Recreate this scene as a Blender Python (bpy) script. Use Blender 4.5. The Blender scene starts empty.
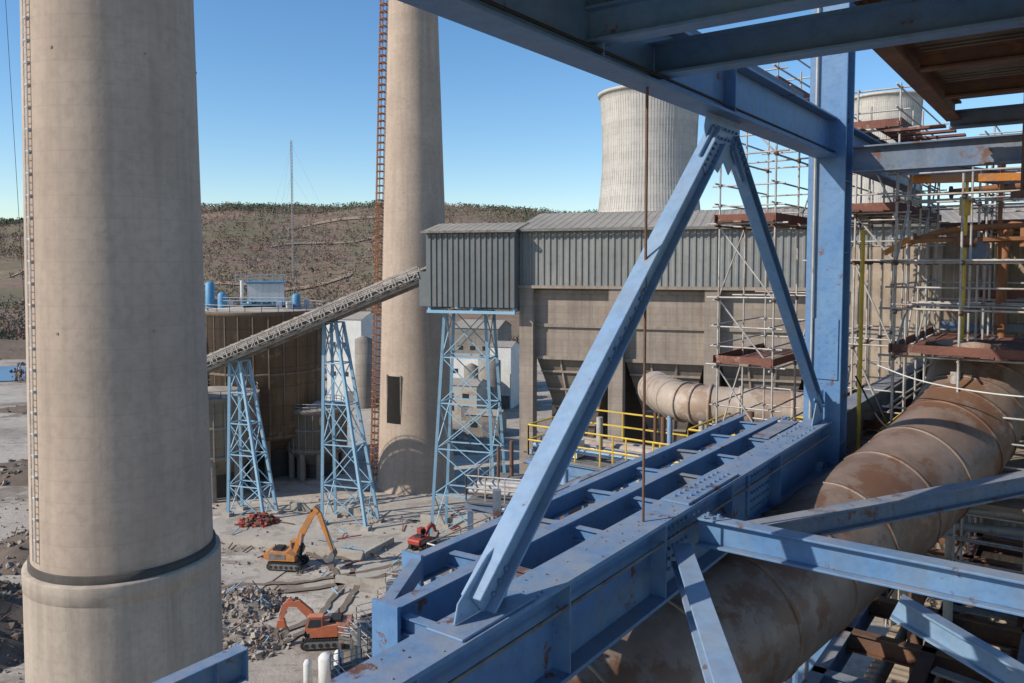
import bpy, math, random
from mathutils import Vector, Matrix, noise
random.seed(7)
V=Vector
R=random.uniform
Z0=40.0   # eye height over the yard

# ------------------------------------------------------------------ materials
def M(name,c1,c2=None,scale=1.5,rough=.75,metal=0.0,bump=.25,bscale=None,streak=0.0,scol=(.05,.045,.04),
      rust=0.0,rcol=(.13,.05,.022),rscale=1.3,rth=.6,bands=0.0,bandamt=.25,spec=.35,sfreq=1.0,dust=0.0,dcol=(.30,.285,.28)):
    m=bpy.data.materials.new(name); m.use_nodes=True
    nt=m.node_tree; N=nt.nodes; L=nt.links
    bs=N['Principled BSDF']; bs.inputs['Metallic'].default_value=metal
    bs.inputs['Specular IOR Level'].default_value=spec
    tc=N.new('ShaderNodeTexCoord')
    if c2 is None: c2=tuple(x*.72 for x in c1)
    def noise_(sc,det=5,vec=None,r=.6):
        n=N.new('ShaderNodeTexNoise'); n.inputs['Scale'].default_value=sc; n.inputs['Detail'].default_value=det
        n.inputs['Roughness'].default_value=r
        L.new(vec if vec else tc.outputs['Object'],n.inputs['Vector']); return n.outputs['Fac']
    def ramp(f,a,b):
        r=N.new('ShaderNodeMapRange'); r.inputs[1].default_value=a; r.inputs[2].default_value=b; L.new(f,r.inputs[0]); return r.outputs[0]
    def mul(f,k):
        r=N.new('ShaderNodeMath'); r.operation='MULTIPLY'; L.new(f,r.inputs[0])
        if isinstance(k,(int,float)): r.inputs[1].default_value=k
        else: L.new(k,r.inputs[1])
        return r.outputs[0]
    def mix(f,a,b):
        x=N.new('ShaderNodeMix'); x.data_type='RGBA'; L.new(f,x.inputs[0])
        for i,c in ((6,a),(7,b)):
            if isinstance(c,tuple): x.inputs[i].default_value=(*c,1)
            else: L.new(c,x.inputs[i])
        return x.outputs[2]
    col=mix(ramp(noise_(scale),.32,.68),c1,c2)
    col=mix(mul(ramp(noise_(scale*9,3),.45,.75),.35),col,tuple(x*.5 for x in c1))
    if bands:
        sp=N.new('ShaderNodeSeparateXYZ'); L.new(tc.outputs['Object'],sp.inputs[0])
        d=N.new('ShaderNodeMath'); d.operation='DIVIDE'; L.new(sp.outputs[2],d.inputs[0]); d.inputs[1].default_value=bands
        fl=N.new('ShaderNodeMath'); fl.operation='FLOOR'; L.new(d.outputs[0],fl.inputs[0])
        wn=N.new('ShaderNodeTexWhiteNoise'); wn.noise_dimensions='1D'; L.new(fl.outputs[0],wn.inputs['W'])
        col=mix(mul(wn.outputs['Value'],bandamt),col,tuple(x*.45 for x in c1))
        fr=N.new('ShaderNodeMath'); fr.operation='FRACT'; L.new(d.outputs[0],fr.inputs[0])
        lt=N.new('ShaderNodeMath'); lt.operation='LESS_THAN'; L.new(fr.outputs[0],lt.inputs[0]); lt.inputs[1].default_value=.07
        col=mix(mul(lt.outputs[0],bandamt*1.2),col,tuple(x*.35 for x in c1))
    if streak:
        mp=N.new('ShaderNodeMapping'); mp.inputs['Scale'].default_value=(sfreq,sfreq,.05*sfreq); L.new(tc.outputs['Object'],mp.inputs[0])
        s=ramp(noise_(2.2,6,mp.outputs[0],.65),.47,.72)
        col=mix(mul(s,streak),col,scol)
    if dust:
        g=N.new('ShaderNodeNewGeometry'); sx=N.new('ShaderNodeSeparateXYZ'); L.new(g.outputs['Normal'],sx.inputs[0])
        f=mul(ramp(sx.outputs[2],.6,.9),ramp(noise_(2.3,5,None,.7),.3,.6))
        col=mix(mul(f,dust),col,dcol)
    if rust:
        rr=mul(ramp(noise_(rscale,9,None,.72),rth,rth+.05),rust)
        col=mix(rr,col,rcol)
    L.new(col,bs.inputs['Base Color'])
    bs.inputs['Roughness'].default_value=rough
    if bump:
        b=N.new('ShaderNodeBump'); b.inputs['Strength'].default_value=bump; b.inputs['Distance'].default_value=.05
        L.new(noise_(bscale or scale*8,4),b.inputs['Height']); L.new(b.outputs[0],bs.inputs['Normal'])
    return m

blue=M('blue_paint',(.080,.185,.365),(.13,.235,.385),scale=.9,rough=.5,bump=.1,bscale=14,streak=.5,scol=(.15,.175,.20),rust=.95,rscale=2.0,rth=.61,sfreq=1.5,dust=.55)
blue_l=M('blue_paint_pale_sunlit',(.17,.295,.49),(.23,.345,.49),scale=.7,rough=.42,bump=.08,bscale=14,streak=.4,scol=(.17,.20,.23),rust=.9,rscale=2.2,rth=.63,sfreq=2,dust=.4)  # paler copy of the blue; the diagonal's sunlit tone is in the colour
blue_d=M('blue_paint_dusty',(.09,.16,.27),(.19,.205,.23),scale=1.2,rough=.7,bump=.1,streak=.3,rust=.8,rscale=1.4,rth=.56,dust=.6)
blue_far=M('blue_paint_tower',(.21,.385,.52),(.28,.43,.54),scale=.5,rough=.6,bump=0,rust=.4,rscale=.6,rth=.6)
duststeel=M('dusty_steel',(.22,.21,.20),(.13,.13,.13),scale=1.5,rust=.6,rth=.55,rough=.8)
rusty=M('rusty_steel',(.18,.09,.052),(.11,.065,.05),scale=1.6,rough=.85,streak=.4,rust=.5,rcol=(.27,.12,.055),rth=.55)
rustpipe=M('rust_orange_pipe',(.33,.145,.06),(.20,.09,.05),scale=1.6,rough=.85)
rustbrown=M('brown_rust',(.12,.06,.045),(.07,.045,.04),scale=2,rough=.85)
ductm=M('duct_rust',(.28,.21,.17),(.17,.115,.09),scale=.7,rough=.5,metal=.15,bump=.3,bscale=3,streak=.4,scol=(.09,.06,.045),rust=.8,rcol=(.155,.075,.042),rscale=.8,rth=.49)
duct2=M('duct_cream',(.42,.35,.29),(.30,.24,.19),scale=.8,rough=.6,rust=.5,rcol=(.22,.12,.07),rscale=.7,rth=.52)
galv=M('galvanised_tube',(.46,.45,.43),(.33,.30,.28),scale=2,rough=.5,metal=.2,rust=.6,rcol=(.24,.13,.08),rscale=1.8,rth=.55,bump=0)
plank=M('scaffold_plank',(.20,.085,.06),(.13,.06,.05),scale=2.2,rough=.9,rust=.6,rcol=(.33,.25,.2),rscale=1.5,rth=.57)
deck=M('grating_rust',(.32,.26,.20),(.19,.15,.115),scale=1.4,rough=.9)
conc=M('chimney_concrete',(.46,.365,.29),(.375,.295,.235),scale=.2,rough=.9,bump=.3,bscale=2.5,streak=.42,scol=(.225,.175,.14),bands=1.25,bandamt=.085,sfreq=.5)
concl=M('chimney_base_concrete',(.46,.385,.31),(.37,.305,.25),scale=.3,rough=.9,bump=.3,bscale=3,streak=.5,scol=(.19,.155,.13),bands=1.9,bandamt=.05,sfreq=.6)
conc2=M('bunker_concrete',(.35,.29,.24),(.26,.215,.18),scale=.2,rough=.92,streak=.55,scol=(.13,.105,.085),bands=.9,bandamt=.26,sfreq=.7)
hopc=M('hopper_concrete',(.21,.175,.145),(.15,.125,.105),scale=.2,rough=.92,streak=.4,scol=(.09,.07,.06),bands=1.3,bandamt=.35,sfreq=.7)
conc_shade=M('shade_painted_concrete',(.11,.095,.085),(.08,.07,.062),scale=.3,rough=.95,streak=.5,bands=1.1,bandamt=.3)  # painted shade: dark colour for recesses and the chimney ledge shadow line
coolm=M('cooling_tower_concrete',(.54,.51,.46),(.46,.435,.40),scale=.04,rough=.9,bump=0,streak=.55,scol=(.28,.26,.235),bands=2.6,bandamt=.2,sfreq=.3)
corrg=M('grey_cladding',(.26,.26,.245),(.20,.205,.20),scale=.15,rough=.6,bump=0,streak=.45,scol=(.11,.105,.10),rust=.45,rcol=(.2,.13,.09),rscale=.3,rth=.57)
corrd=M('dark_cladding',(.14,.155,.16),(.10,.115,.12),scale=.15,rough=.6,bump=0,streak=.35,scol=(.20,.16,.12))
roofm=M('roof_sheet',(.36,.32,.265),(.26,.235,.20),scale=.15,rough=.7,bump=0,streak=.2)
silom=M('silo_brown',(.24,.18,.13),(.15,.11,.08),scale=.12,rough=.85,streak=.85,scol=(.085,.06,.045),bands=3.5,bandamt=.3,sfreq=.45,rust=.5,rcol=(.33,.26,.2),rscale=.25,rth=.58)
silog=M('silo_grey',(.30,.265,.225),(.21,.19,.165),scale=.2,rough=.85,streak=.5,scol=(.12,.10,.08),bands=3,bandamt=.25)
convm=M('conveyor_steel',(.40,.37,.33),(.25,.23,.21),scale=.8,rough=.8,rust=.5,rcol=(.17,.10,.07),rscale=1,rth=.52)
white=M('white_panel',(.66,.66,.64),(.56,.56,.54),scale=.3,rough=.6,streak=.3,scol=(.35,.32,.28))
palebl=M('pale_blue_panel',(.32,.43,.54),scale=.3,rough=.6)
tankbl=M('blue_tank_paint',(.10,.30,.50),scale=.5,rough=.5,rust=.3)
dark=M('dark_opening',(.02,.018,.016),rough=1,bump=0)
rubber=M('black_rubber',(.035,.035,.035),rough=.8,bump=0)
glass=M('dark_glass',(.03,.04,.05),rough=.15,bump=0,spec=.6)
orange=M('machine_orange',(.62,.24,.05),(.5,.19,.05),scale=2,rough=.6,rust=.6,rcol=(.27,.18,.12),rth=.5,dust=.6,dcol=(.4,.3,.22))
orred=M('machine_red_orange',(.60,.17,.08),(.48,.14,.07),scale=2,rough=.6,rust=.5,rcol=(.3,.17,.12),rth=.52,dust=.5,dcol=(.45,.3,.22))
redm=M('red_paint',(.38,.05,.035),(.26,.05,.04),scale=2,rough=.6)
yellow=M('yellow_paint',(.66,.47,.07),(.5,.33,.05),scale=2,rough=.6,rust=.3,rth=.6)
brnpaint=M('ladder_rust',(.34,.15,.07),(.24,.11,.06),scale=1,rough=.9,bump=0)
rub=M('rubble',(.40,.355,.30),(.28,.245,.21),scale=.5,rough=1)
rubd=M('rubble_dark',(.25,.21,.175),(.31,.265,.22),scale=.5,rough=1)
rubb=M('rubble_brown',(.17,.13,.10),(.12,.092,.073),scale=.5,rough=1)
slab=M('yard_slab',(.44,.40,.345),(.34,.305,.265),scale=.2,rough=.95,streak=0,rust=.6,rcol=(.22,.185,.155),rscale=.25,rth=.53)
track=M('dirt_track',(.34,.26,.19),(.28,.21,.155),scale=.05,rough=1,bump=0)

# ------------------------------------------------------------------ mesh builder
class MB:
    def __init__(s,name): s.n=name; s.v=[]; s.f=[]; s.m=[]; s.s=[]; s.mats=[]
    def mi(s,m):
        if m not in s.mats: s.mats.append(m)
        return s.mats.index(m)
    def add(s,vs,fs,m,smooth=False):
        b=len(s.v); s.v+= [tuple(v) for v in vs]; k=s.mi(m)
        for f in fs: s.f.append(tuple(b+i for i in f)); s.m.append(k); s.s.append(smooth)
    def poly(s,pts,m): s.add(pts,[tuple(range(len(pts)))],m)
    def bar(s,p0,p1,w,h,m,up=(0,0,1),ow=0,oh=0):
        p0=V(p0);p1=V(p1); d=(p1-p0).normalized(); u=V(up)
        if abs(d.dot(u))>.99: u=V((0,1,0)) if abs(d.y)<.9 else V((1,0,0))
        sd=d.cross(u).normalized(); u=sd.cross(d)
        vs=[]
        for p in (p0,p1):
            for a,b in ((-1,-1),(1,-1),(1,1),(-1,1)):
                vs.append(p+sd*(ow+a*w/2)+u*(oh+b*h/2))
        s.add(vs,[(0,1,2,3),(7,6,5,4),(0,4,5,1),(1,5,6,2),(2,6,7,3),(3,7,4,0)],m)
    def ibeam(s,p0,p1,w,h,m,up=(0,0,1),tf=.035,tw=.03,stiff=0):
        s.bar(p0,p1,w,tf,m,up,0,h/2-tf/2); s.bar(p0,p1,w,tf,m,up,0,-h/2+tf/2); s.bar(p0,p1,tw,h-2*tf,m,up)
        if stiff:
            p0=V(p0);p1=V(p1);L=(p1-p0).length;d=(p1-p0)/L;n=int(L/stiff)
            for i in range(1,n+1):
                q=p0+d*(i*stiff-.5*stiff)
                s.bar(q-d*.01,q+d*.01,w*.94,h-2*tf-.004,m,up)
    def tube(s,p0,p1,r,m,n=6,r2=None,caps=True):
        p0=V(p0);p1=V(p1); d=(p1-p0).normalized(); u=V((0,0,1)) if abs(d.z)<.9 else V((1,0,0))
        a=d.cross(u).normalized(); b=a.cross(d); r2=r if r2 is None else r2
        vs=[]
        for p,rr in ((p0,r),(p1,r2)):
            for i in range(n):
                t=2*math.pi*i/n; vs.append(p+(a*math.cos(t)+b*math.sin(t))*rr)
        s.add(vs,[(i,(i+1)%n,n+(i+1)%n,n+i) for i in range(n)],m,n>5)
        if caps: s.add([vs[i] for i in range(n)],[tuple(range(n))],m); s.add([vs[n+i] for i in range(n)],[tuple(reversed(range(n)))],m)
    def sweep(s,pts,r,m,n=32):
        pts=[V(p) for p in pts]; rings=[]; a=None
        for i,p in enumerate(pts):
            d=(pts[min(i+1,len(pts)-1)]-pts[max(i-1,0)]).normalized()
            if a is None: a=d.cross(V((0,0,1))).normalized()
            a=(a-d*a.dot(d)).normalized(); b=a.cross(d); rr=r[i] if isinstance(r,list) else r
            rings.append([p+(a*math.cos(2*math.pi*k/n)+b*math.sin(2*math.pi*k/n))*rr for k in range(n)])
        vs=[v for q in rings for v in q]; fs=[]
        for i in range(len(pts)-1):
            for k in range(n): fs.append((i*n+k,i*n+(k+1)%n,(i+1)*n+(k+1)%n,(i+1)*n+k))
        s.add(vs,fs,m,True)
    def lathe(s,cx,cy,prof,m,n=64,smooth=True):
        vs=[];fs=[]
        for r,z in prof:
            for k in range(n):
                t=2*math.pi*k/n; vs.append((cx+r*math.cos(t),cy+r*math.sin(t),z))
        for i in range(len(prof)-1):
            for k in range(n): fs.append((i*n+k,i*n+(k+1)%n,(i+1)*n+(k+1)%n,(i+1)*n+k))
        s.add(vs,fs,m,smooth)
    def prism(s,pts,y0,y1,m,T=None):
        n=len(pts); vs=[V((p[0],y0,p[1])) for p in pts]+[V((p[0],y1,p[1])) for p in pts]
        if T is not None: vs=[T@v for v in vs]
        s.add(vs,[tuple(range(n)),tuple(reversed(range(n,2*n)))]+[(i,n+i,n+(i+1)%n,(i+1)%n) for i in range(n)],m)
    def box(s,c,sz,m,rot=0):
        c=V(c); d=V((math.cos(rot),math.sin(rot),0))
        s.bar(c-d*sz[0]/2,c+d*sz[0]/2,sz[1],sz[2],m)
    def corr(s,a0,a1,b0,b1,n,pitch,depth,m):
        a0,a1,b0,b1,n=V(a0),V(a1),V(b0),V(b1),V(n)
        k=max(1,int((a1-a0).length/pitch)); ts=[]
        for i in range(k):
            for t,o in ((0,0),(.5,0),(.6,1),(.9,1)): ts.append(((i+t)/k,o))
        ts.append((1,0)); vs=[]
        for t,o in ts: vs.append(a0.lerp(a1,t)+n*depth*o); vs.append(b0.lerp(b1,t)+n*depth*o)
        s.add(vs,[(2*i,2*i+2,2*i+3,2*i+1) for i in range(len(ts)-1)],m)
    def rail(s,pts,m,h=1.1,sp=1.8,r=.03,n=5,mid=2):
        for a,b in zip(pts[:-1],pts[1:]):
            a=V(a);b=V(b);k=max(1,int((b-a).length/sp))
            for i in range(k+1):
                q=a.lerp(b,i/k); s.tube(q,q+V((0,0,h)),r,m,n,caps=False)
            for j in range(mid): 
                o=V((0,0,h*(1-j*.5))); s.tube(a+o,b+o,r,m,n,caps=False)
    def chunk(s,c,sz,m):
        T=Matrix.Rotation(R(0,6.28),3,V((R(-1,1),R(-1,1),R(-1,1))).normalized())
        vs=[T@V((x*sz*R(.35,1),y*sz*R(.3,1),z*sz*R(.2,.8)))+V(c) for x in(-.5,.5) for y in(-.5,.5) for z in(-.5,.5)]
        s.add(vs,[(0,1,3,2),(4,6,7,5),(0,4,5,1),(2,3,7,6),(0,2,6,4),(1,5,7,3)],m)
    def bolts(s,c,d1,d2,n,a,b,sp,m,r=.022,h=.03):
        c=V(c);d1=V(d1).normalized();d2=V(d2).normalized();n=V(n).normalized()
        for i in range(a):
            for j in range(b):
                q=c+d1*(i-(a-1)/2)*sp+d2*(j-(b-1)/2)*sp; s.tube(q,q+n*h,r,m,6)
    def build(s,bev=0):
        me=bpy.data.meshes.new(s.n); me.from_pydata(s.v,[],s.f); 
        for m in s.mats: me.materials.append(m)
        me.polygons.foreach_set('material_index',s.m); me.polygons.foreach_set('use_smooth',s.s); me.update()
        o=bpy.data.objects.new(s.n,me); bpy.context.scene.collection.objects.link(o)
        if bev:
            b=o.modifiers.new('bevel','BEVEL'); b.width=bev; b.segments=1; b.limit_method='ANGLE'; b.angle_limit=math.radians(70)
        return o

# ------------------------------------------------------------------ terrain
def sm(a,b,x):
    t=max(0,min(1,(x-a)/(b-a))); return t*t*(3-2*t)
def ridge(x,y):
    u=x/max(y,1)
    return 124-26*sm(-.3,-.75,u)-9*sm(-.12,.1,u)+ (6*noise.noise(V((x*.004,3,0))))
def H(x,y):
    if y<300: return 0.0
    t=sm(360,1250,y); h=ridge(x,y)*(t**.85)
    h-=sm(1300,2600,y)*70
    h+=t*(16*noise.noise(V((x*.004,y*.004,1)))+4*noise.noise(V((x*.015,y*.015,5))))*sm(1500,1100,y)+sm(420,600,y)*7*noise.noise(V((x*.01,y*.01,9)))
    return h
def make_ground():
    ys=[-150+10*i for i in range(45)]+[300+14*i for i in range(80)]+[1420+100*i for i in range(24)]
    xs=[-3000+120*i for i in range(18)]+[-840+14*i for i in range(100)]+[560+120*i for i in range(20)]
    vs=[(x,y,H(x,y)) for y in ys for x in xs]; w=len(xs)
    fs=[(j*w+i,j*w+i+1,(j+1)*w+i+1,(j+1)*w+i) for j in range(len(ys)-1) for i in range(w-1)]
    m=bpy.data.materials.new('ground_mat'); m.use_nodes=True; nt=m.node_tree;N=nt.nodes;L=nt.links;bs=N['Principled BSDF']
    bs.inputs['Roughness'].default_value=.95; bs.inputs['Specular IOR Level'].default_value=.1
    tc=N.new('ShaderNodeTexCoord')
    def nz(sc,d=6,r=.6,sv=None):
        n=N.new('ShaderNodeTexNoise');n.inputs['Scale'].default_value=sc;n.inputs['Detail'].default_value=d;n.inputs['Roughness'].default_value=r
        if sv:
            mp=N.new('ShaderNodeMapping');mp.inputs['Scale'].default_value=sv;L.new(tc.outputs['Object'],mp.inputs[0]);L.new(mp.outputs[0],n.inputs['Vector'])
        else: L.new(tc.outputs['Object'],n.inputs['Vector'])
        return n.outputs['Fac']
    def rp(f,a,b):
        r=N.new('ShaderNodeMapRange');r.inputs[1].default_value=a;r.inputs[2].default_value=b;L.new(f,r.inputs[0]);return r.outputs[0]
    def mix(f,a,b):
        x=N.new('ShaderNodeMix');x.data_type='RGBA';L.new(f,x.inputs[0])
        for i,c in((6,a),(7,b)):
            if isinstance(c,tuple):x.inputs[i].default_value=(*c,1)
            else:L.new(c,x.inputs[i])
        return x.outputs[2]
    c=mix(rp(nz(.035,7),.42,.6),(.42,.375,.32),(.31,.27,.23))
    c=mix(rp(nz(.07,8,.72),.52,.60),c,(.215,.18,.15))
    c=mix(rp(nz(.05,7,.65,(1,4,1)),.56,.64),c,(.48,.44,.38))
    c=mix(rp(nz(.25,7,.7,(1,3,1)),.57,.65),c,(.18,.15,.125))
    c=mix(rp(nz(1.2,5,.7),.54,.8),c,(.22,.19,.16))
    h=mix(rp(nz(.012,7,.65),.42,.58),(.235,.165,.125),(.165,.15,.095))
    h=mix(rp(nz(.02,7,.7,(1,2.5,1)),.58,.68),h,(.33,.245,.175))
    h=mix(rp(nz(.12,7,.78),.48,.64),h,(.145,.11,.085))
    sp=N.new('ShaderNodeSeparateXYZ');L.new(tc.outputs['Object'],sp.inputs[0])
    c=mix(rp(sp.outputs[1],320,400),c,h)
    L.new(c,bs.inputs['Base Color'])
    b=N.new('ShaderNodeBump');b.inputs['Strength'].default_value=.6;b.inputs['Distance'].default_value=.3;L.new(nz(.8,6,.7),b.inputs['Height']);L.new(b.outputs[0],bs.inputs['Normal'])
    mb=MB('ground'); mb.add(vs,fs,m,True); mb.build()
make_ground()

def forest(name,n,yr,ur,mats,gmats,hr,dens,seed,fl=13,fs_=.34):
    random.seed(seed); mb=MB(name); c=0; tries=0
    while c<n and tries<n*12:
        tries+=1
        y=R(*yr); x=R(*ur)*y
        d=noise.noise(V((x*.008,y*.008,seed)))+.35*noise.noise(V((x*.03,y*.03,2)))
        if d<dens: continue
        c+=1; z=H(x,y); h=R(*hr); r=h*R(.3,.5)
        g=noise.noise(V((x*.005,y*.008,40)))+.25*R(-1,1)
        mt=random.choice(gmats if g>.16 else mats)
        vs=[];fs=[]
        for i in range(fl):
            a=R(0,6.28); q=math.sqrt(R(0,1)); zz=R(-.9,1); rr=r*math.sqrt(max(0,1-zz*zz*.9))*q
            p=V((x+math.cos(a)*rr,y+math.sin(a)*rr,z+h*.5+zz*h*.48))
            d1=V((R(-1,1),R(-1,1),R(-.4,.4)))*r*fs_; d2=V((R(-.4,.4),R(-.4,.4),R(.5,1)))*r*fs_*1.3
            b=len(vs); vs+=[p-d1,p+d2,p+d1,p-d2*.7]; fs.append((b,b+1,b+2,b+3))
        mb.add(vs,fs,mt)
    mb.build()
brn=[M('bare_tree_brown',(.27,.205,.165),bump=0,scale=.05,rough=1,spec=.05),M('bare_tree_grey',(.29,.235,.205),bump=0,scale=.05,rough=1,spec=.05),M('scrub_russet',(.26,.165,.115),bump=0,scale=.05,rough=1,spec=.05)]  # scrub tones lightened, distance haze is mixed into these colours
grn=[M('pine_green',(.10,.13,.08),bump=0,scale=.05,rough=1,spec=.05),M('pine_olive',(.15,.16,.10),bump=0,scale=.05,rough=1,spec=.05)]
forest('hillside_scrub',11500,(400,1180),(-.74,.12),brn,brn[:1]+grn[1:],(2.6,5.5),-.2,3,13)
forest('pine_forest',5000,(960,1420),(-.75,.15),grn,grn,(4,8),-.12,5,9)
forest('valley_trees',800,(262,430),(-.74,.1),brn,brn+grn,(3.5,7),-.1,8,34,.28)
random.seed(11)

mb=MB('dirt_road')
for (u0,y0,u1,y1,w) in ((-.30,720,-.13,820,6),(-.28,840,-.10,960,6),(-.42,560,-.2,600,5),(-.73,520,-.58,700,7)):
    pts=[]
    for i in range(61):
        t=i/60; y=y0+(y1-y0)*t+14*math.sin(t*7); x=(u0+(u1-u0)*t)*y; pts.append((x,y))
    vs=[];fs=[]
    for i,(x,y) in enumerate(pts):
        for k in range(4):
            yy=y+(k-1.5)*w/1.5; vs.append((x,yy,H(x,yy)+.9))
    for i in range(60):
        for k in range(3): b=i*4+k; fs.append((b,b+4,b+5,b+1))
    mb.add(vs,fs,track,True)
mb.build()

wm=bpy.data.materials.new('pond_water'); wm.use_nodes=True; b=wm.node_tree.nodes['Principled BSDF']; b.inputs['Base Color'].default_value=(.10,.20,.33,1); b.inputs['Roughness'].default_value=.25  # blue base colour stands in for the sky reflected in the water
mb=MB('pond'); pts=[(-215+55*math.cos(t*.35)*(1+.15*math.sin(t*1.3)),284+22*math.sin(t*.35)*(1+.15*math.cos(t*2)),.3) for t in range(18)]
mb.poly(pts,wm); mb.build()

# ------------------------------------------------------------------ chimneys
def chimney(name,cx,cy,prof,zledge,rb,ladder_dir,ladmat,cage,door=None):
    mb=MB(name); mb.lathe(cx,cy,prof,conc,96)
    def rad(z):
        for (r0,z0),(r1,z1) in zip(prof[:-1],prof[1:]):
            if z0<=z<=z1: return r0+(r1-r0)*(z-z0)/(z1-z0)
        return prof[-1][0]
    if zledge:
        r0=rad(zledge)
        mb.lathe(cx,cy,[(rb+.12,-.2),(rb,zledge-1.15)],concl,96)
        mb.lathe(cx,cy,[(rb,zledge-1.15),(rb+.03,zledge-1.12),(rb+.03,zledge-.10),(rb+.0,zledge),(r0-.1,zledge+.02)],concl,96)
        mb.lathe(cx,cy,[(r0+.14,zledge+.03),(r0+.14,zledge+.5),(r0-.05,zledge+.5)],conc_shade,96)  # shadow line at the shaft foot, painted as a dark ring
    L=V((*ladder_dir,0)).normalized(); T=V((-L.y,L.x,0)); z=(zledge or 0)+1; zt=prof[-1][1]-2
    zz=z
    prev=None
    while zz<zt:
        c=V((cx,cy,zz))+L*(rad(zz)+.15)
        if prev is not None:
            for o in (-.2,.2): mb.bar(prev+T*o,c+T*o,.05,.05,ladmat)
            for q in(0,.33,.66): mb.bar(prev.lerp(c,q)-T*.2,prev.lerp(c,q)+T*.2,.03,.03,ladmat)
            if cage:
                pts=[c+T*(.6*math.sin(a))+L*(.6-.6*math.cos(a)) for a in [i*6.283/8 for i in range(9)]]
                for a,b_ in zip(pts[:-1],pts[1:]): mb.bar(a,b_,.2,.2,ladmat)
                for k in (2,3,4,5,6):
                    pp=pts[k]; q=pp+(prev-c); mb.bar(pp,q,.09,.09,ladmat)
            else:
                mb.box(c-L*.08,(.16,.42,.10),white,math.atan2(L.y,L.x))
        prev=c; zz+=1.25
    for k in range(5):
        zz=20+k*16
        for a in range(6):
            th=a*1.047+.3; rr=rad(zz)
            mb.box((cx+math.cos(th)*(rr+.0),cy+math.sin(th)*(rr+.0),zz),(.08,.13,.13),rubd,th)
    if door:
        th,zc,w,h=door
        rr=rad(zc)+.02; n=10; vs=[]
        for i in range(n+1):
            t=th+(i/n-.5)*w/rr
            for q in (-.5,.5): vs.append((cx+(rad(zc+q*h)+.06)*math.cos(t),cy+(rad(zc+q*h)+.06)*math.sin(t),zc+q*h))
        mb.add(vs,[(2*i,2*i+2,2*i+3,2*i+1) for i in range(n)],dark)
        for q in(-.5,.5):
            t=th+q*w/rr; mb.bar((cx+rr*math.cos(t),cy+rr*math.sin(t),zc-h/2-.2),(cx+rr*math.cos(t),cy+rr*math.sin(t),zc+h/2+.2),.2,.2,conc2)
    return mb.build()
chimney('concrete_chimney',-24.6,50,[(5.42,0),(5.24,21.6),(4.75,56),(4.0,120)],21.6,5.66,(-.60,-.80),galv,False)
chimney('concrete_chimney',-17.4,143,[(7.3,0),(6.9,1.5),(6.1,28),(4.3,87),(3.5,130)],0,0,(-.96,-.28),brnpaint,True,door=(math.radians(-119),16.3,2.9,8.2))

def cooling(name,cx,cy,rt,h):
    mb=MB(name); prof=[]
    for i in range(41):
        z=8+(h-8)*i/40; zt=h*.78; 
        k=.62 if z>zt else .52
        prof.append((rt*.945*math.sqrt(1+((z-zt)/(h*k))**2),z))
    prof+= [(prof[-1][0]+.9,h),(prof[-1][0]+.9,h+1.2),(prof[-1][0]-.8,h+1.2),(prof[-1][0]-.8,h-3)]
    mb.lathe(cx,cy,prof,coolm,96)
    r0=prof[0][0]
    for k in range(40):
        a=k*2*math.pi/40
        for s in(-1,1):
            mb.tube((cx+(r0+2)*math.cos(a),cy+(r0+2)*math.sin(a),0),(cx+r0*math.cos(a+s*math.pi/40),cy+r0*math.sin(a+s*math.pi/40),8.2),.5,coolm,5)
    for k in range(110):
        a=k*2*math.pi/110
        for i in range(0,40,4):
            (ra,za),(rb_,zb)=prof[i],prof[i+4]
            mb.bar((cx+ra*math.cos(a),cy+ra*math.sin(a),za),(cx+rb_*math.cos(a),cy+rb_*math.sin(a),zb),.12,.10,coolm)
    mb.build()
cooling('cooling_tower',59.5,350,21.3,111.5)
cooling('cooling_tower',198,430,18,126)

mb=MB('radio_mast'); X,Y=-164,600; zb=H(X,Y); zt=131
for a in range(3):
    t=a*2.094; mb.bar((X+.7*math.cos(t),Y+.7*math.sin(t),zb),(X+.7*math.cos(t),Y+.7*math.sin(t),zt),.26,.26,galv)
z=zb; k=0
while z<zt-3:
    for a in range(3):
        t=a*2.094;t2=t+2.094; mb.bar((X+.7*math.cos(t),Y+.7*math.sin(t),z),(X+.7*math.cos(t2),Y+.7*math.sin(t2),z+2.5),.13,.13,galv)
    z+=2.5;k+=1
for a in range(3):
    t=a*2.094+.4
    for q in(.45,.75,.97): mb.tube((X,Y,zb+(zt-zb)*q),(X+45*math.cos(t),Y+45*math.sin(t),H(X+45*math.cos(t),Y+45*math.sin(t))),.04,galv,4)
mb.build()
mb=MB('power_line')
mb.tube((-38.6,60,110),(-36.0,60,14),.02,rubber,4)
mb.build()

# ------------------------------------------------------------------ coal bunker building
E=V((.95,-.312,0)).normalized(); F=V((.312,.95,0)).normalized(); UP=V((0,0,1)); ang=math.atan2(E.y,E.x)
O=V((1.08,108,0))
def G(e,f,z): return O+E*e+F*f+UP*z
mb=MB('coal_bunker_building')
Lb=62; Db=24
mb.corr(G(0,0,36.9),G(Lb,0,36.9),G(0,0,44.6),G(Lb,0,44.6),-F,.85,.16,corrg)
mb.corr(G(0,Db,36.9),G(0,0,36.9),G(0,Db,44.6),G(0,0,44.6),-E,.85,.16,corrg)
mb.poly([G(Lb,0,0),G(Lb,Db,0),G(Lb,Db,44.6),G(Lb,0,44.6)],corrg); mb.poly([G(0,Db,20),G(Lb,Db,20),G(Lb,Db,44.6),G(0,Db,44.6)],corrg)
mb.corr(G(-.6,-.8,44.5),G(Lb+.6,-.8,44.5),G(-.6,Db/2,47.3),G(Lb+.6,Db/2,47.3),V((0,0,1)),1.1,.05,roofm)
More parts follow.
